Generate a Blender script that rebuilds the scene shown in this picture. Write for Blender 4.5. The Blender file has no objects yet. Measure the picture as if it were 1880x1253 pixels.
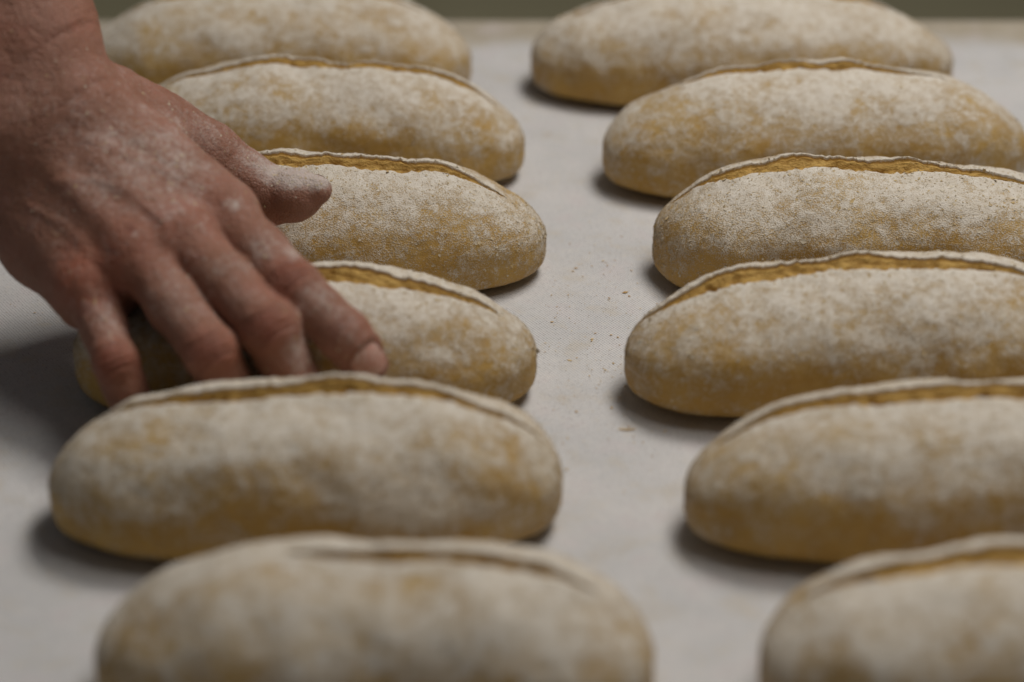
import bpy, math
import numpy as np

rng = np.random.default_rng(7)
SC = bpy.context.scene
COL = SC.collection

# ---------------------------------------------------------------- numeric helpers
F_PX = 85.0 / 36.0 * 1880.0          # focal length in pixels of the 1880 px wide photograph
PITCH = math.radians(28.2)
Z0 = 0.905                            # distance along the axis to the table
CAM = np.array((0.0, -Z0 * math.cos(PITCH), Z0 * math.sin(PITCH)))
FWD = np.array((0.0, math.cos(PITCH), -math.sin(PITCH)))
UPV = np.array((0.0, math.sin(PITCH), math.cos(PITCH)))
RGT = np.array((1.0, 0.0, 0.0))


def project(P):
    d = np.asarray(P) - CAM
    z = d @ FWD
    return 940.0 + F_PX * (d @ RGT) / z, 626.5 - F_PX * (d @ UPV) / z, z


def unproject(px, py, z):
    return CAM + z * (FWD + RGT * (px - 940.0) / F_PX - UPV * (py - 626.5) / F_PX)


def on_plane(px, py, h=0.0):
    d = FWD + RGT * (px - 940.0) / F_PX - UPV * (py - 626.5) / F_PX
    return CAM + d * (h - CAM[2]) / d[2]


def perlin(P, seed=0):
    """vectorised 3-D gradient noise, about -0.7..0.7"""
    P = np.asarray(P, dtype=np.float64)
    i = np.floor(P).astype(np.int64)
    f = P - i
    w = f * f * f * (f * (f * 6 - 15) + 10)
    out = np.zeros(P.shape[0])
    for dx in (0, 1):
        for dy in (0, 1):
            for dz in (0, 1):
                h = ((i[:, 0] + dx) * 374761393 + (i[:, 1] + dy) * 668265263
                     + (i[:, 2] + dz) * 2147483647 + seed * 144665) & 0xFFFFFFFF
                h = ((h ^ (h >> 13)) * 1274126177) & 0xFFFFFFFF
                h = h ^ (h >> 16)
                a = (h & 0x3FF) / 1024.0 * 2 * np.pi
                c = ((h >> 10) & 0x3FF) / 1024.0 * 2 - 1
                s = np.sqrt(1 - c * c)
                g = (np.cos(a) * s * (f[:, 0] - dx) + np.sin(a) * s * (f[:, 1] - dy)
                     + c * (f[:, 2] - dz))
                wx = w[:, 0] if dx else 1 - w[:, 0]
                wy = w[:, 1] if dy else 1 - w[:, 1]
                wz = w[:, 2] if dz else 1 - w[:, 2]
                out += g * wx * wy * wz
    return out


def fbm(P, seed=0, octaves=4, gain=0.5):
    P = np.asarray(P, dtype=np.float64)
    o = np.zeros(P.shape[0])
    a = 1.0
    for k in range(octaves):
        o += a * perlin(P * (2.03 ** k) + 17.3 * k, seed + k)
        a *= gain
    return o


def sstep(a, b, x):
    t = np.clip((x - a) / (b - a), 0, 1)
    return t * t * (3 - 2 * t)


# ---------------------------------------------------------------- loaf surface
def loaf_surface(L, W, H, u, psi):
    """base point of the loaf for length parameter u (-1..1) and section angle psi"""
    au = np.abs(u)
    s = np.power(np.clip(1 - au ** 3.9, 0, 1), 1 / 2.15)
    a = W / 2 * s
    zc = H * (0.37 - 0.02 * au ** 4)
    bt = (H - H * 0.37) * np.power(np.clip(1 - au ** 2.5, 0, 1), 0.58)
    bb = zc * np.power(s, 0.30)
    c, sn = np.cos(psi), np.sin(psi)
    top = sn >= 0
    n = np.where(top, 2.1, 3.3)
    y = a * np.sign(c) * np.abs(c) ** (2 / n)
    z = zc + np.where(top, bt, bb) * np.sign(sn) * np.abs(sn) ** (2 / n)
    x = L / 2 * u + 0 * psi
    return np.stack([x, y, z], -1)

# ---------------------------------------------------------------- camera, light, exposure
cam_d = bpy.data.cameras.new('camera')
cam_d.sensor_width = 36.0
cam_d.lens = 85.0
cam_d.clip_start = 0.02
cam_d.clip_end = 60.0
cam_d.dof.use_dof = True
cam_d.dof.focus_distance = 0.915
cam_d.dof.aperture_fstop = 4.4
cam_d.dof.aperture_blades = 9
cam_o = bpy.data.objects.new('camera', cam_d)
COL.objects.link(cam_o)
cam_o.location = CAM
cam_o.rotation_euler = (math.pi / 2 - PITCH, 0, 0)
SC.camera = cam_o

world = bpy.data.worlds.new('World')
SC.world = world
world.use_nodes = True
world.node_tree.nodes['Background'].inputs[0].default_value = (0.92, 0.95, 1.0, 1)
world.node_tree.nodes['Background'].inputs[1].default_value = 0.055


def area_lamp(name, loc, target, sx, sy, power, col):
    d = bpy.data.lights.new(name, 'AREA')
    d.shape = 'RECTANGLE'
    d.size, d.size_y, d.energy, d.color = sx, sy, power, col
    o = bpy.data.objects.new(name, d)
    COL.objects.link(o)
    o.location = loc
    v = np.array(target, float) - np.array(loc, float)
    from mathutils import Vector
    o.rotation_euler = Vector(v).to_track_quat('-Z', 'Y').to_euler()
    return o


# bakery ceiling tubes: one bank over the far right of the table, a weaker one overhead
area_lamp('ceiling_lamp', (0.30, 0.24, 1.0), (0.03, 0.03, 0.0), 0.38, 0.32, 6.5, (1.0, 0.965, 0.925))
area_lamp('ceiling_lamp', (0.42, -0.22, 1.20), (0.03, 0.04, 0.0), 0.5, 0.3, 3.3, (1.0, 0.97, 0.935))

SC.view_settings.view_transform = 'Standard'
SC.view_settings.look = 'None'
SC.view_settings.exposure = 0.0
SC.view_settings.gamma = 1.0
SC.view_settings.use_curve_mapping = False


# ---------------------------------------------------------------- mesh helpers
def mesh_np(name, verts, faces, mat, parent=None, attrs=None, smooth=True):
    verts = np.asarray(verts, np.float32)
    faces = np.asarray(faces, np.int32)
    k = faces.shape[1]
    me = bpy.data.meshes.new(name)
    me.vertices.add(len(verts))
    me.vertices.foreach_set('co', verts.ravel())
    me.loops.add(faces.size)
    me.loops.foreach_set('vertex_index', faces.ravel())
    me.polygons.add(len(faces))
    me.polygons.foreach_set('loop_start', np.arange(0, faces.size, k, dtype=np.int32))
    me.polygons.foreach_set('use_smooth', np.full(len(faces), smooth))
    me.update(calc_edges=True)
    for an, av in (attrs or {}).items():
        a = me.attributes.new(an, 'FLOAT', 'POINT')
        a.data.foreach_set('value', np.asarray(av, np.float32))
    me.materials.append(mat)
    o = bpy.data.objects.new(name, me)
    COL.objects.link(o)
    if parent is not None:
        o.parent = parent
    return o


def tag(o, label=None, cat=None, group=None, kind=None):
    for k, v in (('label', label), ('category', cat), ('group', group), ('kind', kind)):
        if v:
            o[k] = v
    return o


def grid_faces(n, m, wrap=False):
    i, j = np.meshgrid(np.arange(n - 1), np.arange(m if wrap else m - 1), indexing='ij')
    j2 = (j + 1) % m
    return np.stack([i * m + j, (i + 1) * m + j, (i + 1) * m + j2, i * m + j2], -1).reshape(-1, 4)


def vert_normals(V, Fq):
    a, b, c, d = (V[Fq[:, i]] for i in range(4))
    n = np.cross(c - a, d - b)
    N = np.zeros_like(V)
    for i in range(4):
        np.add.at(N, Fq[:, i], n)
    return N / np.maximum(np.linalg.norm(N, axis=1, keepdims=True), 1e-12)


# ---------------------------------------------------------------- materials
class NT:
    """small helper to write node trees"""
    def __init__(self, name):
        self.m = bpy.data.materials.new(name)
        self.m.use_nodes = True
        self.t = self.m.node_tree
        self.b = self.t.nodes['Principled BSDF']

    def n(self, typ, ins=None, **props):
        nd = self.t.nodes.new(typ)
        for k, v in props.items():
            setattr(nd, k, v)
        for k, v in (ins or {}).items():
            self.put(nd.inputs[k], v)
        return nd

    def put(self, sock, v):
        if isinstance(v, bpy.types.NodeSocket):
            self.t.links.new(v, sock)
        else:
            sock.default_value = v

    def math(self, op, a, b=None, c=None, clamp=False):
        nd = self.n('ShaderNodeMath', operation=op, use_clamp=clamp)
        for i, v in enumerate((a, b, c)):
            if v is not None:
                self.put(nd.inputs[i], v)
        return nd.outputs[0]

    def mix(self, f, a, b):
        nd = self.n('ShaderNodeMix', data_type='RGBA')
        self.put(nd.inputs[0], f)
        self.put(nd.inputs[6], a)
        self.put(nd.inputs[7], b)
        return nd.outputs[2]

    def ramp(self, v, lo, hi):
        nd = self.n('ShaderNodeMapRange', interpolation_type='SMOOTHSTEP')
        self.put(nd.inputs[0], v)
        self.put(nd.inputs[1], lo)
        self.put(nd.inputs[2], hi)
        return nd.outputs[0]

    def noise(self, vec, scale, detail=3.0, rough=0.55):
        nd = self.n('ShaderNodeTexNoise', {'Vector': vec, 'Scale': scale, 'Detail': detail, 'Roughness': rough})
        return nd.outputs[0]

    def attr(self, name):
        return self.n('ShaderNodeAttribute', attribute_name=name).outputs['Fac']

    def obj_vec(self):
        tc = self.n('ShaderNodeTexCoord').outputs['Object']
        rnd = self.n('ShaderNodeObjectInfo').outputs['Random']
        off = self.math('MULTIPLY', rnd, 37.0)
        return self.n('ShaderNodeVectorMath', {0: tc, 1: off}, operation='ADD').outputs[0]

    def bump(self, h, dist, strength=1.0, normal=None):
        nd = self.n('ShaderNodeBump', {'Height': h, 'Distance': dist, 'Strength': strength})
        if normal is not None:
            self.put(nd.inputs['Normal'], normal)
        return nd.outputs[0]


def srgb(r, g, b):
    f = lambda c: (c / 12.92) if c <= 0.04045 else ((c + 0.055) / 1.055) ** 2.4
    return (f(r / 255), f(g / 255), f(b / 255), 1.0)


def crust_material():
    k = NT('floured_crust')
    v = k.obj_vec()
    at = k.attr('flour')
    n1 = k.noise(v, 300.0, 4.0, 0.6)
    n2 = k.noise(v, 1700.0, 2.0, 0.7)
    n3 = k.noise(v, 70.0, 3.0, 0.5)
    n4 = k.noise(v, 34.0, 3.0, 0.55)
    s = k.math('ADD', at, k.math('MULTIPLY', k.math('SUBTRACT', n1, 0.5), 1.1))
    s = k.math('ADD', s, k.math('MULTIPLY', k.math('SUBTRACT', n2, 0.5), 2.1))
    mask = k.math('ADD', k.math('MULTIPLY', k.ramp(s, 0.1, 0.95), 0.86), 0.06)
    dough = k.mix(k.ramp(n3, 0.32, 0.68), srgb(180, 139, 58), srgb(193, 155, 78))
    dough = k.mix(k.math('MULTIPLY', k.ramp(n4, 0.42, 0.7), 0.5), dough, srgb(164, 126, 52))
    flour = k.mix(k.ramp(n1, 0.3, 0.7), srgb(214, 204, 188), srgb(228, 221, 209))
    vo = k.n('ShaderNodeTexVoronoi', {'Vector': v, 'Scale': 620.0, 'Randomness': 1.0})
    fleck = k.math('MULTIPLY', k.ramp(vo.outputs['Distance'], 0.28, 0.14),
                   k.ramp(k.n('ShaderNodeSeparateColor', {0: vo.outputs['Color']}).outputs[0], 0.72, 0.8))
    col = k.mix(mask, dough, flour)
    col = k.mix(k.math('MULTIPLY', fleck, 0.25), col, srgb(160, 118, 66))
    k.put(k.b.inputs['Base Color'], col)
    k.put(k.b.inputs['Roughness'], k.math('ADD', k.math('MULTIPLY', mask, 0.3), 0.66))
    k.b.inputs['Specular IOR Level'].default_value = 0.22
    k.b.inputs['Subsurface Weight'].default_value = 0.0
    h = k.math('ADD', k.math('MULTIPLY', n1, 0.35), k.math('MULTIPLY', n2, k.math('ADD', k.math('MULTIPLY', mask, 0.6), 0.2)))
    k.put(k.b.inputs['Normal'], k.bump(h, 0.0010, 0.75))
    return k.m


def cut_material():
    k = NT('torn_crumb')
    v = k.obj_vec()
    st = k.n('ShaderNodeMapping', {'Vector': v, 'Scale': (0.45, 1.0, 1.0)}).outputs[0]
    n1 = k.noise(st, 420.0, 4.0, 0.65)
    n2 = k.noise(v, 1300.0, 3.0, 0.6)
    fl = k.attr('flour')
    col = k.mix(k.ramp(n1, 0.35, 0.65), srgb(158, 119, 54), srgb(200, 162, 90))
    s = k.math('ADD', fl, k.math('MULTIPLY', k.math('SUBTRACT', n2, 0.5), 1.6))
    col = k.mix(k.ramp(s, 0.3, 0.8), col, srgb(220, 206, 178))
    k.put(k.b.inputs['Base Color'], col)
    k.b.inputs['Roughness'].default_value = 0.7
    k.b.inputs['Specular IOR Level'].default_value = 0.25
    k.put(k.b.inputs['Normal'], k.bump(k.math('ADD', n1, k.math('MULTIPLY', n2, 0.3)), 0.0016, 0.8))
    return k.m


def flake_material(name, c1, c2):
    k = NT(name)
    v = k.obj_vec()
    col = k.mix(k.ramp(k.noise(v, 300.0, 2.0), 0.35, 0.65), c1, c2)
    k.put(k.b.inputs['Base Color'], col)
    k.b.inputs['Roughness'].default_value = 0.85
    k.b.inputs['Specular IOR Level'].default_value = 0.15
    return k.m


def cloth_material():
    k = NT('woven_belt')
    tc = k.n('ShaderNodeTexCoord').outputs['Object']
    sep = k.n('ShaderNodeSeparateXYZ', {0: tc})
    warp = k.noise(tc, 90.0, 2.0)
    pitch = 0.0013
    wx = k.math('ADD', sep.outputs[0], k.math('MULTIPLY', warp, 0.0006))
    wy = k.math('ADD', sep.outputs[1], k.math('MULTIPLY', warp, 0.0007))
    fx = k.math('MULTIPLY', wx, 2 * math.pi / pitch)
    fy = k.math('MULTIPLY', wy, 2 * math.pi / (pitch * 1.5))
    weave = k.math('MULTIPLY', k.math('SINE', fx), k.math('SINE', fy))
    n1 = k.noise(tc, 700.0, 3.0, 0.65)
    n2 = k.noise(tc, 22.0, 4.0, 0.6)
    n3 = k.noise(tc, 240.0, 3.0, 0.6)
    dirt = k.ramp(n2, 0.35, 0.68)
    base = k.mix(dirt, srgb(201, 199, 197), srgb(211, 208, 205))
    base = k.mix(k.math('MULTIPLY', k.ramp(n3, 0.5, 0.75), 0.30), base, srgb(222, 215, 207))
    base = k.mix(k.math('MULTIPLY', k.ramp(k.math('ADD', sep.outputs[1], k.math('MULTIPLY', n2, 0.04)), 0.315, 0.342), 0.75), base, srgb(168, 152, 122))
    n5 = k.noise(tc, 60.0, 3.0, 0.6)
    base = k.mix(k.math('MULTIPLY', k.ramp(n5, 0.5, 0.72), 0.5), base, srgb(196, 186, 170))
    base = k.mix(k.math('MULTIPLY', k.ramp(n5, 0.48, 0.3), 0.4), base, srgb(212, 202, 200))
    hole = k.ramp(k.math('ADD', weave, k.math('MULTIPLY', k.math('SUBTRACT', n1, 0.5), 3.2)), 0.45, 1.35)
    hole = k.math('MULTIPLY', hole, k.math('SUBTRACT', 1.0, k.math('MULTIPLY', k.ramp(n3, 0.4, 0.7), 0.6)))
    col = k.mix(k.math('MULTIPLY', hole, 0.85), base, srgb(116, 108, 104))
    k.put(k.b.inputs['Base Color'], col)
    k.b.inputs['Roughness'].default_value = 0.8
    k.b.inputs['Specular IOR Level'].default_value = 0.25
    k.put(k.b.inputs['Normal'], k.bump(k.math('ADD', k.math('MULTIPLY', weave, -0.5), n1), 0.00035, 0.7))
    return k.m


def skin_material():
    k = NT('floury_skin')
    v = k.n('ShaderNodeTexCoord').outputs['Object']
    red, fl, dark = k.attr('red'), k.attr('flour'), k.attr('crease')
    n1 = k.noise(v, 55.0, 4.0, 0.6)
    n2 = k.noise(v, 420.0, 4.0, 0.65)
    n3 = k.noise(v, 1800.0, 2.0, 0.6)
    n4 = k.noise(v, 130.0, 3.0, 0.6)
    base = k.mix(k.ramp(n1, 0.34, 0.68), srgb(142, 99, 79), srgb(153, 110, 92))
    base = k.mix(k.math('MULTIPLY', k.ramp(n4, 0.52, 0.72), 0.35), base, srgb(152, 98, 82))
    base = k.mix(k.math('MULTIPLY', red, k.math('MULTIPLY', k.ramp(n4, 0.1, 0.65), 0.5)), base, srgb(168, 86, 60))
    base = k.mix(k.math('MULTIPLY', dark, 0.6), base, srgb(104, 52, 40))
    s = k.math('ADD', fl, k.math('MULTIPLY', k.math('SUBTRACT', n2, 0.5), 1.25))
    s = k.math('ADD', s, k.math('MULTIPLY', k.math('SUBTRACT', n3, 0.5), 0.9))
    s = k.math('ADD', s, k.math('MULTIPLY', k.math('SUBTRACT', n4, 0.5), 0.7))
    mask = k.math('MULTIPLY', k.ramp(s, 0.22, 1.25), 0.92)
    col = k.mix(mask, base, srgb(198, 184, 175))
    k.put(k.b.inputs['Base Color'], col)
    k.put(k.b.inputs['Roughness'], k.math('ADD', 0.52, k.math('MULTIPLY', mask, 0.4)))
    k.b.inputs['Specular IOR Level'].default_value = 0.3
    k.put(k.b.inputs['Subsurface Weight'], k.math('SUBTRACT', 0.22, k.math('MULTIPLY', mask, 0.2)))
    k.b.inputs['Subsurface Radius'].default_value = (1.0, 0.36, 0.2)
    k.b.inputs['Subsurface Scale'].default_value = 0.004
    vo = k.n('ShaderNodeTexVoronoi', {'Vector': v, 'Scale': 900.0}, feature='DISTANCE_TO_EDGE').outputs[0]
    h = k.math('ADD', k.math('MULTIPLY', k.math('MINIMUM', vo, 0.25), 1.2), k.math('MULTIPLY', n2, 0.9))
    k.put(k.b.inputs['Normal'], k.bump(h, 0.0007, 0.8))
    return k.m


def nail_material():
    k = NT('dusty_nail')
    v = k.n('ShaderNodeTexCoord').outputs['Object']
    n = k.noise(v, 700.0, 3.0, 0.6)
    k.put(k.b.inputs['Base Color'], k.mix(k.ramp(n, 0.45, 0.7), srgb(180, 132, 116), srgb(196, 172, 160)))
    k.b.inputs['Roughness'].default_value = 0.45
    k.b.inputs['Subsurface Weight'].default_value = 0.1
    k.b.inputs['Subsurface Scale'].default_value = 0.002
    return k.m


def plain_material(name, c1, c2, scale, rough):
    k = NT(name)
    v = k.n('ShaderNodeTexCoord').outputs['Object']
    n = k.noise(v, scale, 4.0, 0.6)
    k.put(k.b.inputs['Base Color'], k.mix(k.ramp(n, 0.3, 0.7), c1, c2))
    k.b.inputs['Roughness'].default_value = rough
    return k.m


M_CRUST = crust_material()
M_CUT = cut_material()
M_FLAKE = flake_material('flour_flake', srgb(212, 202, 182), srgb(192, 166, 118))
M_BRAN = flake_material('bran_flake', srgb(188, 146, 84), srgb(214, 188, 140))
M_BELT = cloth_material()
M_SKIN = skin_material()
M_NAIL = nail_material()
M_FLOOR = plain_material('bakery_floor', srgb(190, 180, 142), srgb(200, 190, 152), 3.0, 0.6)

# ---------------------------------------------------------------- the setting
# the belt: a long woven sheet that turns down round its end roller
prof = [(-0.60, 0.0)] + [(y, 0.0) for y in np.linspace(-0.55, 0.333, 19)]
R_ = 0.022
prof += [(0.333 + R_ * math.sin(a), -R_ + R_ * math.cos(a)) for a in np.linspace(0.12, math.pi, 24)]
prof += [(y, -2 * R_) for y in np.linspace(0.32, -0.60, 6)]
prof = np.array(prof)
xs = np.linspace(-0.75, 0.75, 31)
V = np.array([(x, p[0], p[1]) for p in prof for x in xs])
V = np.concatenate([V, ])
belt = mesh_np('belt', V, grid_faces(len(prof), len(xs)), M_BELT)
tag(belt, kind='structure', label='pale woven bakery belt carrying the floured loaves')
fl_v = np.array([(-4, -3, -0.42), (4, -3, -0.42), (4, 6, -0.42), (-4, 6, -0.42)], float)
floor = mesh_np('floor', fl_v, np.array([[0, 1, 2, 3]]), M_FLOOR, smooth=False)
tag(floor, kind='structure', label='dull grey green bakery floor beyond the belt end')

# ---------------------------------------------------------------- loaves
def make_loaf(label, cx, cy, L, W, H, seed, rz=0.0, cut=(0.05, 0.80, 7.5, 0.0, 0.0), res=1.0, clumps=(), group=None, skew=0.0, taper=0.0, dent=None):
    """cut = (centre u, half length in u, half width mm, diagonal mm, offset mm towards the far side)"""
    root = bpy.data.objects.new('bread_loaf', None)
    COL.objects.link(root)
    root.location = (cx, cy, 0.0)
    root.rotation_euler = (0, 0, rz)
    root.empty_display_size = 0.03
    tag(root, label, 'bread', group)
    r = np.random.default_rng(seed)
    nu = int(190 * res)
    n1, n3, nc = int(120 * res), int(80 * res), 26
    th = np.linspace(-math.pi / 2, math.pi / 2, nu)
    u = np.sin(th) * (1 - 1e-7)
    # where the slash runs, in metres of y off the crest
    uc, ul, wmm, diag, off = cut
    wmm *= 0.57
    q = np.clip((u - uc) / ul, -1, 1)
    ux = np.stack([u * 9, 0 * u + seed, 0 * u], -1)
    prof = np.power(np.clip(1 - q * q, 0, 1), 0.75)
    wn = prof * (wmm / 1000) * (1.0 + 0.8 * fbm(ux * 0.55, seed + 1, 2)) + prof * 0.0026 * fbm(ux * 3.2, seed + 3, 5, 0.62)
    wf = prof * (wmm / 1000) * 0.75 * (1.0 + 0.4 * fbm(ux * 0.5 + 9, seed + 2, 2)) + prof * 0.0006 * fbm(ux * 4, seed + 4, 3)
    wn, wf = np.maximum(wn * (1 - skew * q), 0), np.maximum(wf * (1 - 0.6 * skew * q), 0)
    yc = (off + diag * u) / 1000 + 0.0015 * fbm(ux * 0.4 + 3, seed + 5, 2)
    s = np.power(np.clip(1 - np.abs(u) ** 3.9, 0, 1), 1 / 2.15)
    a = np.maximum(W / 2 * s, 1e-5)
    # section angle runs bottom (-90) -> near (-180) -> top (-270) -> far (-360) -> bottom (-450)
    def ang(y):
        c = np.clip(y / a, -0.985, 0.985)
        return -2 * math.pi + np.arccos(np.sign(c) * np.abs(c) ** (2.1 / 2))
    pn, pf = ang(yc - wn), ang(yc + wf)
    t1 = np.linspace(0, 1, n1)
    t3 = np.linspace(0, 1, n3)
    P1 = -math.pi / 2 + (pn[:, None] + math.pi / 2) * t1[None, :]
    P3 = pf[:, None] + (-2.5 * math.pi - pf[:, None]) * t3[None, :]
    bow = r.uniform(-0.006, 0.006)
    lump = 0.0032 + 0.0010 * r.random()

    def shape(uu, psi):
        Q = loaf_surface(L, W, H, uu, psi)
        sh = Q.shape
        Q = Q.reshape(-1, 3).copy()
        uf = np.broadcast_to(uu, psi.shape).ravel()
        C = np.stack([Q[:, 0], 0 * Q[:, 1], np.full(len(Q), H * 0.40)], -1)
        d = Q - C
        nrm = d / np.maximum(np.linalg.norm(d, axis=1, keepdims=True), 1e-6)
        o = np.array([seed * 3.1, seed * 1.7, 0])
        k = lump * (fbm(Q * 26 + o, seed, 2) + 0.22 * fbm(Q * 75 + o, seed + 9, 2))
        k *= np.clip((1 - np.abs(uf)) * 8, 0.25, 1)
        k *= 0.35 + 0.65 * sstep(0.0, 0.45, Q[:, 2] / H)
        k += 0.00028 * fbm(Q * 330 + o, seed + 11, 3, 0.6)
        Q += nrm * k[:, None]
        Q[:, 1] *= 1 + taper * uf
        Q[:, 2] *= 1 + 0.7 * taper * uf
        Q[:, 1] += bow * (uf ** 2 - 0.3)
        if dent is not None:
            dd = np.linalg.norm(Q - np.array(dent[:3]), axis=1)
            Q[:, 0] += dent[4] * np.exp(-(dd / dent[3]) ** 2)
        # sits on the table: flatten the underside
        Q[:, 2] = np.where(Q[:, 2] < 0.004, 0.0006 + 0.0034 * np.exp((Q[:, 2] - 0.004) / 0.0034), Q[:, 2])
        return Q.reshape(sh)

    A = shape(u[:, None], P1)
    B = shape(u[:, None], P3)
    # lips of the slash
    arcn = np.linalg.norm(np.diff(A, axis=1), axis=2)
    dn = np.concatenate([np.cumsum(arcn[:, ::-1], 1)[:, ::-1], np.zeros((nu, 1))], 1)     # distance to near edge
    arcf = np.linalg.norm(np.diff(B, axis=1), axis=2)
    df = np.concatenate([np.zeros((nu, 1)), np.cumsum(arcf, 1)], 1)
    en = np.minimum(prof * 3, 1)[:, None]
    A[:, :, 2] += 0.0009 * en * np.exp(-(dn / 0.004) ** 2) - 0.0012 * en * np.exp(-(dn / 0.0011) ** 2)
    ear = (0.0026 * (1 + 0.8 * fbm(ux * 0.7 + 5, seed + 6, 2)) * np.power(prof, 0.8)
           + prof * 0.0010 * fbm(ux * 4 + 2, seed + 7, 4, 0.65))[:, None]
    B[:, :, 2] += ear * np.exp(-(df / 0.014) ** 1.2)
    # rim of the far lip: folded under, gives the crust its thickness
    th_c = 0.0011 * np.minimum(prof * 3, 1)
    rim = []
    for (fy, fz) in ((0.0, 0.0), (-0.10, 0.22), (-0.14, 0.6), (-0.2, 1.1), (-0.6, 1.7)):
        R0 = B[:, 0, :].copy()
        R0[:, 1] += fy * th_c
        R0[:, 2] -= fz * th_c
        rim.append(R0)
    rim = np.stack(rim[::-1], 1)[:, :-1]
    Bx = np.concatenate([rim, B], 1)
    nr = rim.shape[1]
    # near lip turns in a little too
    lip = []
    for (fy, fz) in ((0.25, 0.3), (0.35, 1.0)):
        R0 = A[:, -1, :].copy()
        R0[:, 1] += fy * th_c * 0.7
        R0[:, 2] -= fz * th_c * 0.7
        lip.append(R0)
    lip = np.stack(lip, 1)
    Ax = np.concatenate([A, lip], 1)
    na, nb = Ax.shape[1], Bx.shape[1]
    Vc = np.concatenate([Ax.reshape(-1, 3), Bx.reshape(-1, 3)])
    Fc = np.concatenate([grid_faces(nu, na)[:, ::-1], grid_faces(nu, nb)[:, ::-1] + nu * na])
    # close the crust where there is no slash: share the edge vertices
    idx = np.arange(len(Vc))
    closed = np.where(prof <= 1e-9)[0]
    for i in closed:
        e = i * na + n1 - 1
        for j in range(n1, na):
            idx[i * na + j] = e
        for j in range(nr + 1):
            idx[nu * na + i * nb + j] = e
    # and at the underside seam
    idx[nu * na + np.arange(nu) * nb + nb - 1] = np.arange(nu) * na
    Fc = idx[Fc]
    deg = np.array([len(set(f)) for f in Fc.tolist()])
    quad = Fc[deg == 4]
    N = vert_normals(Vc, quad)
    N[idx != np.arange(len(idx))] = N[idx[idx != np.arange(len(idx))]]
    if (N[nu // 2 * na + n1 // 2][1]) > 0:
        quad = quad[:, ::-1]
        N = -N
    # how much flour lies where
    o = np.array([seed * 2.3, 0, seed * 1.1])
    zrel = Vc[:, 2] / H
    f = 0.13 + 0.36 * sstep(-0.25, 0.95, N[:, 2]) + 0.30 * sstep(0.15, 1.0, zrel)
    f += 0.50 * fbm(Vc * np.array([30, 44, 44]) + o, seed + 20, 4, 0.6) + 0.30 * fbm(Vc * 140 + o, seed + 23, 3)
    f += 0.22 * sstep(0.80, 1.0, np.abs(Vc[:, 0]) / (L / 2))
    for (ku, kz, kr, kw) in clumps:
        dd = np.hypot((Vc[:, 0] - ku * L / 2) / kr, (Vc[:, 2] - kz * H) / (kr * 0.6))
        f += kw * np.exp(-dd ** 2) * (Vc[:, 1] < 0)
    lipd = np.concatenate([np.concatenate([dn, np.zeros((nu, 2))], 1).ravel(),
                           np.concatenate([np.zeros((nu, nr)), df], 1).ravel()])
    pr = np.concatenate([np.repeat(prof, na), np.repeat(prof, nb)])
    f += 0.55 * np.exp(-lipd / 0.004) * np.minimum(pr * 3, 1)
    f = np.clip(f, -0.2, 1.3)
    # inside of the folded rim is bare crumb
    inn = np.zeros(len(Vc))
    bare = np.zeros((nu, nb)); bare[:, :nr - 2] = 1.0
    bare2 = np.zeros((nu, na)); bare2[:, -1] = 1.0
    inn = np.concatenate([bare2.ravel(), bare.ravel()])
    f = np.where(inn > 0, -0.1, f)
    used = np.unique(quad)
    mp = -np.ones(len(Vc), int); mp[used] = np.arange(len(used))
    crust = mesh_np('crust', Vc[used], mp[quad], M_CRUST, root, {'flour': f[used]})
    # the slash itself: torn crumb between the lips
    rows = np.where(prof > 1e-9)[0]
    e0, e1 = Ax[rows, -1], Bx[rows, 0]
    t = np.linspace(0, 1, nc)
    S = e0[:, None] * (1 - t)[None, :, None] + e1[:, None] * t[None, :, None]
    pw = prof[rows][:, None]
    S[:, :, 2] += pw * (-0.0016 * np.sin(np.pi * np.clip(t * 1.3, 0, 1))[None] + 0.0016 * np.sin(np.pi * t ** 1.4)[None])
    Sf = S.reshape(-1, 3)
    w_in = (np.sin(np.pi * t) ** 0.6)[None, :] * pw
    S[:, :, 2] += w_in * (0.0013 * fbm(Sf * np.array([130, 330, 200]) + o, seed + 30, 4, 0.62)).reshape(S.shape[:2])
    S[:, :, 2] += w_in * (-0.0015 * np.clip(fbm(Sf * np.array([170, 260, 200]) + o + 5, seed + 33, 2) - 0.22, 0, 1) * 6).reshape(S.shape[:2])
    ff = (0.36 * np.exp(-(t / 0.10) ** 2) + 0.18 * np.exp(-((1 - t) / 0.1) ** 2))[None, :] + 0.35 * fbm(Sf * 60 + o, seed + 35, 2).reshape(S.shape[:2])
    mesh_np('score_cut', S.reshape(-1, 3), grid_faces(len(rows), nc)[:, ::-1], M_CUT, root, {'flour': ff.ravel()})
    # loose flour flakes and bran bits lying on the crust
    Nn = N[used]; Vv = Vc[used]
    wgt = np.clip(f[used], 0.02, 1.0) * (Vv[:, 2] > 0.008)
    cnt = int((5200 if res >= 1.0 else 2400) * min(res, 1.0))
    pick = r.choice(len(used), cnt, p=wgt / wgt.sum())
    nn = Nn[pick]
    jit = r.normal(0, 0.0004, (cnt, 3))
    c = Vv[pick] + jit - nn * (jit * nn).sum(1, keepdims=True)
    tv = np.cross(nn, r.normal(size=(cnt, 3))); tv /= np.linalg.norm(tv, axis=1, keepdims=True)
    bv = np.cross(nn, tv)
    ln = r.gamma(2.0, 0.00013, cnt)[:, None] + 0.00014
    wd = ln * r.uniform(0.35, 0.8, cnt)[:, None]
    lift = r.uniform(0.0, 0.00012, cnt)[:, None]
    tl = r.normal(0, 0.35, cnt)[:, None]
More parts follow.
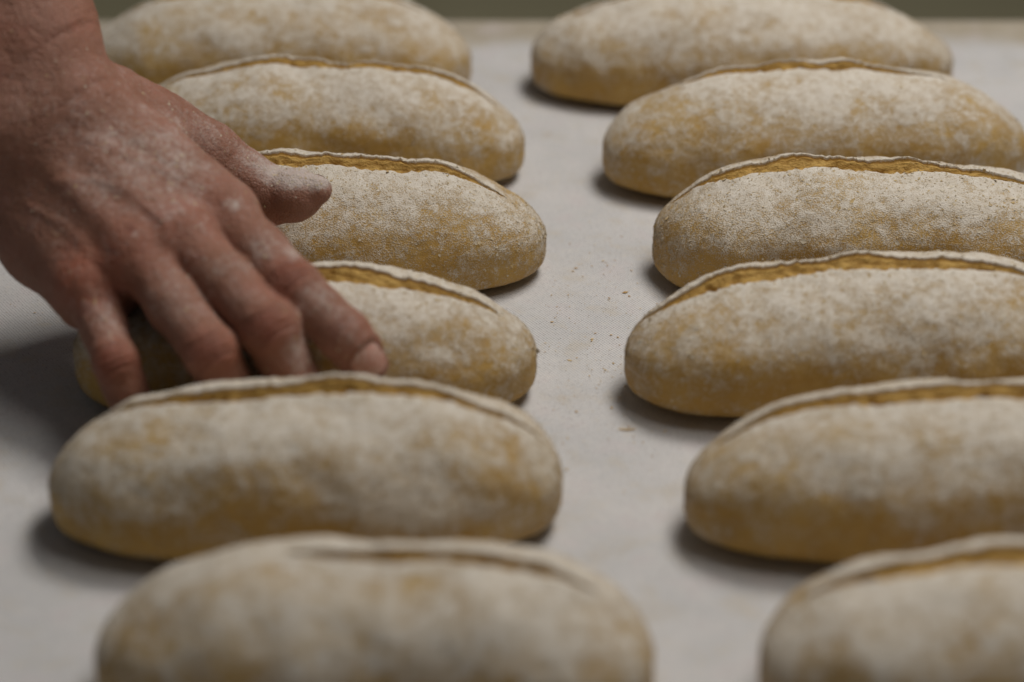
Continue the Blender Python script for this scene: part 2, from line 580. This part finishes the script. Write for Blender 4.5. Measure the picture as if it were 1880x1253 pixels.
    FV = np.stack([c - tv * ln - nn * tl * ln * 0.5 + nn * lift, c - bv * wd + nn * (lift + 0.0001),
                   c + tv * ln + nn * tl * ln * 0.8 + nn * lift, c + bv * wd + nn * (lift + 0.00012)], 1).reshape(-1, 3)
    fo = mesh_np('flour_flakes', FV, np.arange(cnt * 4).reshape(-1, 4), M_FLAKE, root, smooth=False)
    tag(fo, kind='stuff')
    return root


GA = 'floured loaves in the row under the hand'
GB = 'floured loaves in the row across the aisle'
make_loaf('loaf closest to the belt end in the hand\'s own row',
          -0.1078, 0.2485, 0.1779, 0.0610, 0.0468, 11, 0.010, (0.0, 0.75, 5.0, 0, 4), 0.8, group=GA)
make_loaf('thinly slashed loaf in the hand\'s row, second from the belt end',
          -0.0813, 0.1536, 0.1733, 0.0640, 0.0481, 12, -0.020, (0.05, 0.82, 5.0, 0, 3.0), 0.9, group=GA, skew=-0.1, taper=-0.05)
make_loaf('loaf below the hovering thumb, beside the gripped loaf on its thumb side',
          -0.0727, 0.0536, 0.1722, 0.0650, 0.0485, 13, 0.030, (0.10, 0.72, 6.0, -4, 3.0), group=GA, skew=0.1, taper=-0.10)
make_loaf('loaf gripped by the floury fingers, shaded by the hand',
          -0.0738, -0.0407, 0.1650, 0.0650, 0.0483, 14, -0.015, (0.12, 0.72, 7.0, -5, 1.5), group=GA, skew=0.15, taper=-0.06)
make_loaf('loaf hiding the fingertips, beside the gripped loaf on its fingertip side',
          -0.0668, -0.1273, 0.1663, 0.0660, 0.0489, 15, 0.020, (0.05, 0.86, 5.5, -4, 4.0), group=GA, skew=0.0, taper=0.03,
          clumps=((0.45, 0.5, 0.014, 0.75), (0.52, 0.25, 0.008, 0.6), (0.25, 0.55, 0.012, 0.3)))
make_loaf('last loaf of the hand\'s row, farthest from the belt end',
          -0.0399, -0.2236, 0.1620, 0.0660, 0.0489, 16, -0.030, (0.25, 0.55, 4.0, -3, 4.0), 0.7, group=GA, taper=0.04)
make_loaf('loaf closest to the belt end in the row without the hand',
          0.1057, 0.2439, 0.1940, 0.0625, 0.0473, 21, -0.020, (0.0, 0.8, 5.0, 0, 6.0), 0.8, group=GB, taper=-0.05)
make_loaf('loaf with a short thin slash, second from the belt end across the aisle',
          0.1284, 0.1450, 0.1800, 0.0665, 0.0495, 22, 0.020, (-0.02, 0.62, 4.0, -2, 4.0), 0.9, group=GB, skew=0.3, taper=0.03)
make_loaf('heavily floured loaf with wide ragged slash and dented end, across from the thumb',
          0.1420, 0.0506, 0.1750, 0.0660, 0.0488, 23, -0.030, (-0.12, 0.80, 7.5, -5, 2.0), 1.1, group=GB, skew=0.55, taper=-0.02, dent=(-0.0850, -0.010, 0.020, 0.012, 0.0035))
make_loaf('loaf with porous open slash, straight across the aisle from the gripped loaf',
          0.1285, -0.0378, 0.1765, 0.0665, 0.0491, 24, 0.025, (-0.12, 0.84, 7.5, -5, 3.0), 1.1, group=GB, skew=0.5, taper=0.05)
make_loaf('smooth brown loaf with long dark slash, across from the one hiding the fingertips',
          0.1439, -0.1305, 0.1760, 0.0665, 0.0490, 25, -0.015, (-0.05, 0.84, 6.5, -3, 4.0), group=GB, skew=0.1, taper=0.06)
make_loaf('last loaf of the row without the hand, farthest from the belt end',
          0.1594, -0.2253, 0.1760, 0.0670, 0.0500, 26, 0.030, (-0.05, 0.8, 7.0, -3, 4.0), 0.7, group=GB, skew=0.4, taper=-0.03)

# ---------------------------------------------------------------- crumbs on the belt
def flakes_on_belt(pts, lens, seed):
    r = np.random.default_rng(seed)
    n = len(pts)
    an = r.normal(0, 0.7, n)
    t = np.stack([np.cos(an), np.sin(an), 0 * an], -1)
    b = np.stack([-np.sin(an), np.cos(an), 0 * an], -1)
    ln = lens[:, None]
    wd = ln * r.uniform(0.3, 0.6, n)[:, None]
    up = np.array([0, 0, 1.0])
    z = r.uniform(0.00015, 0.0004, n)[:, None]
    h = ln * r.uniform(0.1, 0.5, n)[:, None]
    c = np.array(pts)
    Vf = np.stack([c - t * ln + up * z, c - b * wd + up * z * 1.2, c + t * ln + up * (z + 0.3 * h),
                   c + b * wd + up * (z + 0.2 * h), c + up * (z + h)], 1).reshape(-1, 3)
    i = np.arange(n) * 5
    Ff = np.concatenate([np.stack([i + a_, i + b_, i + 4], -1) for a_, b_ in ((0, 1), (1, 2), (2, 3), (3, 0))])
    return Vf, Ff


pts, lens = [], []
for (x0, x1, y0, y1, n, m) in ((1010, 1190, 430, 800, 150, 1.0), (1010, 1240, 700, 1000, 50, 1.0), (960, 1150, 150, 430, 30, 0.9),
                               (0, 130, 450, 720, 45, 0.75), (990, 1180, 470, 700, 60, 1.5), (1000, 1230, 400, 950, 420, 0.55), (0, 140, 440, 760, 160, 0.5), (960, 1180, 200, 450, 90, 0.6), (0, 110, 820, 1150, 12, 0.8)):
    for _ in range(n):
        p = on_plane(rng.uniform(x0, x1), rng.uniform(y0, y1))
        pts.append(p)
        lens.append(m * (0.00015 + rng.gamma(1.6, 0.00013)))
Vf, Ff = flakes_on_belt(pts, np.array(lens), 5)
tag(mesh_np('bran_crumbs', Vf, Ff, M_BRAN, smooth=False), 'tiny tan bran crumbs scattered over the pale belt', 'crumbs', kind='stuff')
# one longer bran husk
p0 = on_plane(1151, 791)
k = np.linspace(-1, 1, 9)
hv = []
for i, q in enumerate(k):
    w = 0.00028 * math.sqrt(max(1 - q * q, 0.02))
    for a_ in np.linspace(0, 2 * math.pi, 7)[:-1]:
        hv.append(p0 + np.array((q * 0.0033, math.cos(a_) * w + 0.0003 * q * q, 0.00042 + math.sin(a_) * w + 0.0002 * q * q)))
tag(mesh_np('bran_husk', hv, grid_faces(9, 6, True), M_BRAN), 'single long brown bran husk lying on the aisle', 'husk')

# ---------------------------------------------------------------- the hand
MM = 0.001
J = {  # joints: photo pixel and distance along the view axis
    'elbow': (-260, -560, 0.930), 'arm1': (-125, -200, 0.870), 'wrist': (62, 195, 0.853),
    'ic': (160, 205, 0.860), 'mc': (100, 235, 0.856), 'rc': (55, 275, 0.856), 'pc': (10, 315, 0.862),
    'i0': (408, 392, 0.846), 'i1': (541, 533, 0.818), 'i2': (632, 616, 0.811), 'i3': (675, 668, 0.815),
    'm0': (330, 436, 0.835), 'm1': (496, 604, 0.807), 'm2': (536, 700, 0.815), 'm3': (552, 770, 0.822),
    'r0': (252, 470, 0.830), 'r1': (388, 648, 0.805), 'r2': (432, 738, 0.813), 'r3': (452, 800, 0.820),
    'p0': (163, 524, 0.832), 'p1': (212, 665, 0.815), 'p2': (245, 752, 0.820), 'p3': (258, 808, 0.827),
    't0': (205, 200, 0.874), 't1': (382, 288, 0.892), 't2': (499, 361, 0.897), 't3': (582, 349, 0.889),
}
J = {k_: unproject(*v_) for k_, v_ in J.items()}
DORS = -FWD * 0.96 + UPV * 0.25
DORS = DORS / np.linalg.norm(DORS)


def seg(P, a, b, ra, rb):
    ab = b - a
    t = np.clip(((P - a) @ ab) / (ab @ ab), 0, 1)
    return np.linalg.norm(P - a - t[:, None] * ab, axis=1) - (ra + (rb - ra) * t)


def smin(a, b, k):
    h = np.clip(0.5 + 0.5 * (b - a) / k, 0, 1)
    return b + (a - b) * h - k * h * (1 - h)


def chain(P, pts, rad, k):
    d = None
    for i in range(len(pts) - 1):
        e = seg(P, pts[i], pts[i + 1], rad[i] * MM, rad[i + 1] * MM)
        d = e if d is None else smin(d, e, k)
    return d


def lerp(a, b, t):
    return a + (b - a) * t


FING = {  # radii at base, mid proximal, PIP, mid middle, DIP, pad, tip
    'i': (11.0, 9.7, 9.9, 9.0, 8.6, 8.2, 6.8),
    'm': (10.8, 9.6, 9.9, 9.0, 8.8, 8.2, 6.8),
    'r': (10.0, 9.0, 9.3, 8.4, 8.2, 7.8, 6.4),
    'p': (8.8, 7.6, 7.7, 7.3, 6.9, 6.6, 5.5),
}
DIRS = {}
for f_ in 'imrp':
    for s_ in (0, 1, 2):
        DIRS[f_ + str(s_)] = (J[f_ + str(s_ + 1)] - J[f_ + str(s_)])
        DIRS[f_ + str(s_)] /= np.linalg.norm(DIRS[f_ + str(s_)])
ACROSS = J['i0'] - J['p0']
ACROSS /= np.linalg.norm(ACROSS)


def dorsal(f, s):
    """dorsal direction of a phalanx: bone crossed with the knuckle axis"""
    t = DIRS[f + str(s)]
    n = DORS - t * (DORS @ t)
    return n / np.linalg.norm(n)


def hand_sdf(P):
    w = J['wrist']
    ax = J['arm1'] - w
    ax = ax / np.linalg.norm(ax)
    side = np.cross(ax, DORS); side /= np.linalg.norm(side)
    if side @ RGT < 0:
        side = -side
    # forearm: two bones side by side
    d = None
    for sgn, dd in ((1, 0.0), (-1, 0.0)):
        pa = w + side * sgn * 11 * MM - ax * 6 * MM
        pb = J['arm1'] + side * sgn * 13 * MM
        pc = J['elbow'] + side * sgn * 17 * MM
        e = chain(P, [pa, lerp(pa, pb, .35), pb, pc], (18.0, 19.5, 24.0, 31.0), 12 * MM)
        d = e if d is None else smin(d, e, 14 * MM)
    # head of the ulna
    d = smin(d, np.linalg.norm(P - (w - side * 15 * MM + ax * 16 * MM + DORS * 9 * MM), axis=1) - 10 * MM, 9 * MM)
    # metacarpals, dorsal and volar layers
    vol = -DORS
    for c_, m_, ra, rb in (('ic', 'i0', 14, 11.0), ('mc', 'm0', 14, 11.5), ('rc', 'r0', 13.5, 11.0), ('pc', 'p0', 13, 10.6)):
        d = smin(d, seg(P, J[c_], J[m_], ra * MM, rb * MM), 10 * MM)
        d = smin(d, seg(P, J[c_] + vol * 9 * MM, J[m_] + vol * 9 * MM, ra * MM, rb * MM), 10 * MM)
    # hypothenar pad
    d = smin(d, chain(P, [J['pc'] + vol * 12 * MM, lerp(J['pc'], J['p0'], .5) + vol * 13 * MM - ACROSS * 2 * MM,
                          J['p0'] + vol * 8 * MM], (14, 15, 10), 8 * MM), 10 * MM)
    # thumb metacarpal, thenar, first web
    d = smin(d, seg(P, J['t0'], J['t1'], 15 * MM, 12.0 * MM), 7 * MM)
    d = smin(d, seg(P, lerp(J['t0'], J['t1'], .35) + vol * 8 * MM, lerp(J['m0'], J['mc'], .5) + vol * 14 * MM, 13 * MM, 11 * MM), 10 * MM)
    d = smin(d, seg(P, lerp(J['ic'], J['i0'], .45) + vol * 3 * MM, lerp(J['t0'], J['t1'], .55), 9 * MM, 9 * MM), 6 * MM)
    # knuckle heads
    for m_, r_ in (('i0', 9.5), ('m0', 10.2), ('r0', 9.4), ('p0', 8.6)):
        d = smin(d, np.linalg.norm(P - (J[m_] + DORS * 2.6 * MM), axis=1) - r_ * MM, 5 * MM)
    # extensor tendons
    for c_, m_ in (('ic', 'i0'), ('mc', 'm0'), ('rc', 'r0')):
        a_ = lerp(J[c_], J[m_], .25) + DORS * 10.5 * MM
        b_ = lerp(J[c_], J[m_], .92) + DORS * 9.5 * MM
        d = smin(d, seg(P, a_, b_, 2.0 * MM, 2.2 * MM), 5 * MM)
    palm = d
    out = None
    for f_ in 'imrp':
        r_ = FING[f_]
        a, b, c, e = (J[f_ + str(i)] for i in range(4))
        n1 = dorsal(f_, 1)
        pts = [a, lerp(a, b, .5), b, lerp(b, c, .5), c, lerp(c, e, .55), e]
        k_ = chain(P, pts, r_, 2.5 * MM)
        # bony top of the PIP and DIP, soft pads below
        nb = (dorsal(f_, 0) + n1); nb /= np.linalg.norm(nb)
        k_ = smin(k_, np.linalg.norm(P - (b + nb * 2.1 * MM), axis=1) - (r_[2] - 1.9) * MM, 4 * MM)
        k_ = smin(k_, np.linalg.norm(P - (c + n1 * 1.2 * MM), axis=1) - (r_[4] - 1.0) * MM, 3 * MM)
        pd = -dorsal(f_, 0)
        k_ = smin(k_, np.linalg.norm(P - (lerp(a, b, .55) + pd * 3 * MM), axis=1) - (r_[1] - 1.0) * MM, 5 * MM)
        q = smin(palm, k_, 6 * MM)
        out = q if out is None else smin(out, q, 1.0 * MM)
    # thumb
    t1, t2, t3 = J['t1'], J['t2'], J['t3']
    k_ = chain(P, [t1, lerp(t1, t2, .5), t2, lerp(t2, t3, .55), t3], (12.0, 10.4, 10.2, 8.6, 5.6), 3.5 * MM)
    pad = lerp(t2, t3, .5) - UPV * 2.2 * MM - FWD * 1.5 * MM
    k_ = smin(k_, np.linalg.norm(P - pad, axis=1) - 7.6 * MM, 5 * MM)
    q = smin(palm, k_, 5 * MM)
    return smin(out, q, 1.5 * MM)


def surface_nets(fun, lo, hi, h):
    """isosurface of fun on a regular grid, evaluated only near the surface"""
    lo = np.array(lo); n = np.ceil((np.array(hi) - lo) / h).astype(int) + 1
    n = ((n + 5) // 6) * 6 + 1
    g = 6
    nc = (n - 1) // g + 1
    I = np.stack(np.meshgrid(*[np.arange(q) for q in nc], indexing='ij'), -1).reshape(-1, 3)
    dc = fun(lo + I * (h * g)).reshape(nc)
    D = np.repeat(np.repeat(np.repeat(dc, g, 0), g, 1), g, 2)
    D = D[g // 2:g // 2 + n[0], g // 2:g // 2 + n[1], g // 2:g // 2 + n[2]].astype(np.float32)
    near = np.abs(D) < h * g * 1.1
    K = np.argwhere(near)
    for s in range(0, len(K), 400000):
        kk = K[s:s + 400000]
        D[kk[:, 0], kk[:, 1], kk[:, 2]] = fun(lo + kk * h)
    S = D < 0
    acc = np.zeros(tuple(n - 1) + (3,), np.float32)
    cnt = np.zeros(tuple(n - 1), np.float32)
    N = n - 1
    offs = [(a, b, c) for a in (0, 1) for b in (0, 1) for c in (0, 1)]
    for o1 in offs:
        for ax in range(3):
            if o1[ax]:
                continue
            o2 = list(o1); o2[ax] = 1
            sl1 = tuple(slice(o1[i], o1[i] + N[i]) for i in range(3))
            sl2 = tuple(slice(o2[i], o2[i] + N[i]) for i in range(3))
            m = S[sl1] != S[sl2]
            d1, d2 = D[sl1][m], D[sl2][m]
            t = d1 / (d1 - d2)
            p = np.tile(np.array(o1, np.float32), (len(t), 1))
            p[:, ax] += t
            acc[m] += p
            cnt[m] += 1
    act = cnt > 0
    ids = -np.ones(tuple(N), np.int64)
    C = np.argwhere(act)
    ids[act] = np.arange(len(C))
    Vv = lo + (C + acc[act] / cnt[act][:, None]) * h
    quads = []
    for ax in range(3):
        a1, a2 = (ax + 1) % 3, (ax + 2) % 3
        sl1 = [slice(None)] * 3; sl2 = [slice(None)] * 3
        sl1[ax] = slice(0, n[ax] - 1); sl2[ax] = slice(1, n[ax])
        m = S[tuple(sl1)] != S[tuple(sl2)]
        E = np.argwhere(m)
        E = E[(E[:, a1] > 0) & (E[:, a2] > 0) & (E[:, a1] < N[a1]) & (E[:, a2] < N[a2])]
        ins = S[E[:, 0], E[:, 1], E[:, 2]]
        def idq(d1, d2):
            q = E.copy(); q[:, a1] -= d1; q[:, a2] -= d2
            return ids[q[:, 0], q[:, 1], q[:, 2]]
        Q = np.stack([idq(1, 1), idq(0, 1), idq(0, 0), idq(1, 0)], -1)
        Q = np.where(ins[:, None], Q, Q[:, ::-1])
        quads.append(Q)
    return Vv, np.concatenate(quads)


ptsJ = np.array([v_ for k_, v_ in J.items() if k_ != 'elbow'] + [lerp(J['arm1'], J['elbow'], .55)])
HV, HF = surface_nets(hand_sdf, ptsJ.min(0) - 0.036, ptsJ.max(0) + 0.036, 0.0007)
# keep the one connected body
lab = np.arange(len(HV))
for _ in range(400):
    old = lab.copy()
    mq = lab[HF].min(1)
    for i in range(4):
        np.minimum.at(lab, HF[:, i], mq)
    lab = lab[lab]
    if (lab == old).all():
        break
big = np.bincount(lab).argmax()
keep = lab == big
HF = HF[keep[HF[:, 0]]]
mpv = -np.ones(len(HV), int); mpv[keep] = np.arange(keep.sum())
HV, HF = HV[keep], mpv[HF]
# relax the grid stair-steps a little
for _ in range(3):
    acc = np.zeros_like(HV); cn = np.zeros(len(HV))
    for i in range(4):
        np.add.at(acc, HF[:, i], HV[HF[:, (i + 1) % 4]] + HV[HF[:, (i - 1) % 4]])
        np.add.at(cn, HF[:, i], 2)
    HV = 0.5 * HV + 0.5 * acc / cn[:, None]
HN = vert_normals(HV, HF)
nV = len(HV)
red, flr, crs, dsp = np.zeros(nV), np.zeros(nV), np.zeros(nV), np.zeros(nV)


def folds(C, t, n, lines, half, sig, depth, curve=0.0, crease=1.0):
    """transverse skin folds on the dorsal side of a joint"""
    b = np.cross(t, n)
    d = HV - C
    s, qv, hgt = d @ t, d @ b, d @ n
    m = np.exp(-(qv / half) ** 4) * sstep(0.0005, 0.004, hgt) * (np.linalg.norm(d, axis=1) < 0.022)
    wob = 0.0006 * fbm(HV * 220, 3, 2)
    for x in lines:
        g = np.exp(-((s + wob - x * MM - curve * qv ** 2 * np.sign(x + 1e-6)) / sig) ** 2) * m
        dsp[:] -= depth * g
        crs[:] = np.maximum(crs, g * crease)


def nail_frame(f):
    r = FING[f]
    n, t = dorsal(f, 2), DIRS[f + '2']
    t2 = t - n * 0.16; t2 /= np.linalg.norm(t2)
    n2 = n - t2 * (n @ t2); n2 /= np.linalg.norm(n2)
    return lerp(J[f + '2'], J[f + '3'], .84) + n * (r[5] - 0.45) * MM, t2, n2, r[5] * 0.70 * MM, r[5] * 0.68 * MM


for f_ in 'imrp':
    c_, t_, n_, w_, l_ = nail_frame(f_)
    d_ = HV - c_
    rho = np.power(np.abs(d_ @ t_ / (l_ * 1.08)) ** 3 + np.abs(d_ @ np.cross(n_, t_) / (w_ * 1.08)) ** 3, 1 / 3)
    near_ = np.abs(d_ @ n_) < 0.005
    dsp -= 0.0009 * sstep(1.15, 0.85, rho) * near_
    dsp += 0.0005 * np.exp(-((rho - 1.3) / 0.16) ** 2) * near_
    crs = np.maximum(crs, 0.55 * np.exp(-((rho - 1.06) / 0.09) ** 2) * near_)

for f_ in 'imrp':
    nb = dorsal(f_, 0) + dorsal(f_, 1); nb /= np.linalg.norm(nb)
    tb = DIRS[f_ + '0'] + DIRS[f_ + '1']; tb /= np.linalg.norm(tb)
    w_ = FING[f_][2] * MM
    folds(J[f_ + '1'], tb, nb, (-4.6, -2.7, -0.7, 1.4, 3.6), w_ * 0.75, 0.0008, 0.00075, 12.0, 0.8)
    folds(J[f_ + '2'], DIRS[f_ + '1'], dorsal(f_, 1), (-1.8, 0.0, 1.6), w_ * 0.6, 0.0006, 0.00045, 8.0, 0.7)
    red += 0.9 * np.exp(-(np.linalg.norm(HV - (J[f_ + '1'] + nb * w_ * 0.9), axis=1) / 0.0085) ** 2)
    red += 0.55 * np.exp(-(np.linalg.norm(HV - (J[f_ + '0'] + DORS * 0.011), axis=1) / 0.012) ** 2)
red += 0.7 * np.exp(-(np.linalg.norm(HV - (J['p0'] + DORS * 0.008), axis=1) / 0.014) ** 2)
red += 0.55 * np.exp(-(np.linalg.norm(HV - lerp(J['i2'], J['i3'], .3), axis=1) / 0.012) ** 2)
red += 0.5 * np.exp(-(np.linalg.norm(HV - (J['t2'] - UPV * 0.009), axis=1) / 0.013) ** 2)
red += 0.35 * np.exp(-(np.linalg.norm(HV - J['arm1'], axis=1) / 0.06) ** 2)
red = np.clip(red + 0.35 * fbm(HV * 45, 8, 3), 0, 1)
# wrist folds on the thumb side
wax = J['arm1'] - J['wrist']; wax /= np.linalg.norm(wax)
wn = DORS - wax * (DORS @ wax); wn /= np.linalg.norm(wn)
wb = np.cross(wax, wn); wb = wb if wb @ RGT > 0 else -wb
for s_mm, q_mm, ln in ((13.0, 20.0, 0.016), (-9.0, 17.0, 0.012)):
    d_ = HV - (J['wrist'] + wax * s_mm * MM + wb * q_mm * MM)
    g = np.exp(-((d_ @ wax - 0.28 * (d_ @ wb) + 0.0016 * fbm(HV * 90, 4, 2)) / 0.0013) ** 2) * np.exp(-((d_ @ wb) / ln) ** 2) * (d_ @ wn > 0)
    dsp -= 0.00055 * g
    crs = np.maximum(crs, 0.3 * g)
# soft unevenness of the flesh, fine skin grain
dsp += 0.0007 * fbm(HV * 55, 21, 3) + 0.00012 * fbm(HV * 420, 25, 2)
vx, vy, _z = project(HV)
front = (HN @ -FWD) > 0.2
for vein in (((95, 335), (170, 330), (240, 352), (292, 400), (318, 470)), ((150, 250), (215, 275), (282, 300), (352, 352)),
             ((60, 380), (120, 420), (178, 470), (215, 520)), ((215, 275), (262, 235), (330, 240))):
    dm = np.full(nV, 1e9)
    for (x0, y0), (x1, y1) in zip(vein[:-1], vein[1:]):
        ex_, ey_ = x1 - x0, y1 - y0
        t_ = np.clip(((vx - x0) * ex_ + (vy - y0) * ey_) / (ex_ ** 2 + ey_ ** 2), 0, 1)
        dm = np.minimum(dm, np.hypot(vx - x0 - t_ * ex_ + 5 * np.sin(vy / 14), vy - y0 - t_ * ey_))
    dsp += 0.0005 * np.exp(-(dm / 10.0) ** 2) * front
# net of fine skin creases on the back of the hand
lin = np.abs(fbm(HV * np.array([150, 110, 150]), 51, 3, 0.6))
dsp -= 0.00022 * np.exp(-(lin / 0.05) ** 2)
crs = np.maximum(crs, 0.16 * np.exp(-(lin / 0.05) ** 2))
HV = HV + HN * dsp[:, None]
hx, hy, hz_ = project(HV)


def spot(px, py, r, w, ang=0.0, asp=1.0):
    """a patch of flour where the photograph shows one on the skin (given in its pixels, laid on the camera-side skin)"""
    c = np.array((px, py)); dx, dy = hx - px, hy - py
    ca, sa = math.cos(ang), math.sin(ang)
    a_, b_ = (dx * ca + dy * sa) / (r * asp), (-dx * sa + dy * ca) / r
    return w * np.exp(-(a_ ** 2 + b_ ** 2))


flr += 0.11 + 0.26 * fbm(HV * 60, 31, 4, 0.6) + 0.12 * sstep(0.2, 0.9, HN[:, 2])
for sp in ((300, 310, 70, .22), (230, 260, 90, .16), (430, 378, 13, .5), (246, 428, 8, .55), (545, 325, 22, 1.5, 0.1, 1.9), (592, 332, 18, 1.3),
           (470, 300, 30, .45, .6, 2), (540, 468, 14, .55), (560, 540, 40, .3), (620, 590, 35, .35, .8, 2), (680, 660, 22, .5),
           (545, 640, 28, .5, 1.4, 2), (400, 520, 60, .22, .8, 2), (300, 560, 45, .3), (195, 600, 40, .35, 1.2, 1.6), (480, 450, 40, .25),
           (150, 300, 110, .15), (350, 350, 60, .2), (340, 250, 60, .2)):
    flr += spot(*sp)
for f_ in 'imrp':
    flr -= 0.40 * np.exp(-(np.linalg.norm(HV - (J[f_ + '1'] + DORS * 0.009), axis=1) / 0.007) ** 2)
flr -= 0.35 * np.exp(-(np.linalg.norm(HV - (J['t2'] - UPV * 0.010), axis=1) / 0.012) ** 2)
crs = np.maximum(crs, spot(239, 418, 10, 0.8) + spot(243, 424, 5, 0.4))
flr -= spot(238, 416, 12, 0.6)
flr -= 0.35 * sstep(0.02, 0.07, (HV - J['wrist']) @ wax)
person = mesh_np('person', HV, HF, M_SKIN, None, {'red': red, 'flour': flr, 'crease': np.clip(crs, 0, 1)})
tag(person, 'bare floury hand and forearm closing its fingers over a loaf', 'person')


hw = np.clip(flr, 0.0, 1.2) ** 2
pk = rng.choice(nV, 1500, p=hw / hw.sum())
cc_, nn_ = HV[pk], HN[pk]
tv_ = np.cross(nn_, rng.normal(size=(1500, 3))); tv_ /= np.linalg.norm(tv_, axis=1, keepdims=True)
bv_ = np.cross(nn_, tv_)
l_ = rng.gamma(2.0, 0.00010, 1500)[:, None] + 0.0001
FVh = np.stack([cc_ - tv_ * l_ + nn_ * 0.00005, cc_ - bv_ * l_ * .6 + nn_ * 0.0001, cc_ + tv_ * l_ + nn_ * 0.00022,
                cc_ + bv_ * l_ * .6 + nn_ * 0.00015], 1).reshape(-1, 3)
tag(mesh_np('flour_flakes', FVh, np.arange(6000).reshape(-1, 4), M_FLAKE, person, smooth=False), kind='stuff')


def nail(c, t, n, w, l):
    b = np.cross(n, t)
    g = np.linspace(-1, 1, 9)
    vs = []
    for yy in np.linspace(-1, 1, 9):
        for xx in g:
            e = 1 - 0.14 * max(0, abs(yy) - 0.5) * 2 * abs(xx) ** 1.5
            vs.append(c + t * (yy * l * (1 - 0.22 * xx * xx * (1 if abs(yy) > .6 else .6))) + b * xx * w * e
                      + n * (0.00055 - 0.0024 * xx * xx * (w / 0.006) - 0.0009 * yy * yy * (1 if yy < 0 else 0.6)))
    return mesh_np('fingernail', vs, grid_faces(9, 9), M_NAIL, person)


for f_ in 'imrp':
    r_ = FING[f_]
    n_ = dorsal(f_, 2)
    nail(*nail_frame(f_))
tt = J['t3'] - J['t2']; tt /= np.linalg.norm(tt)
tn = FWD * 0.95 + UPV * 0.1; tn = tn - tt * (tn @ tt); tn /= np.linalg.norm(tn)
nail(lerp(J['t2'], J['t3'], .78) + tn * 0.0070, tt, tn, 0.0056, 0.0062)
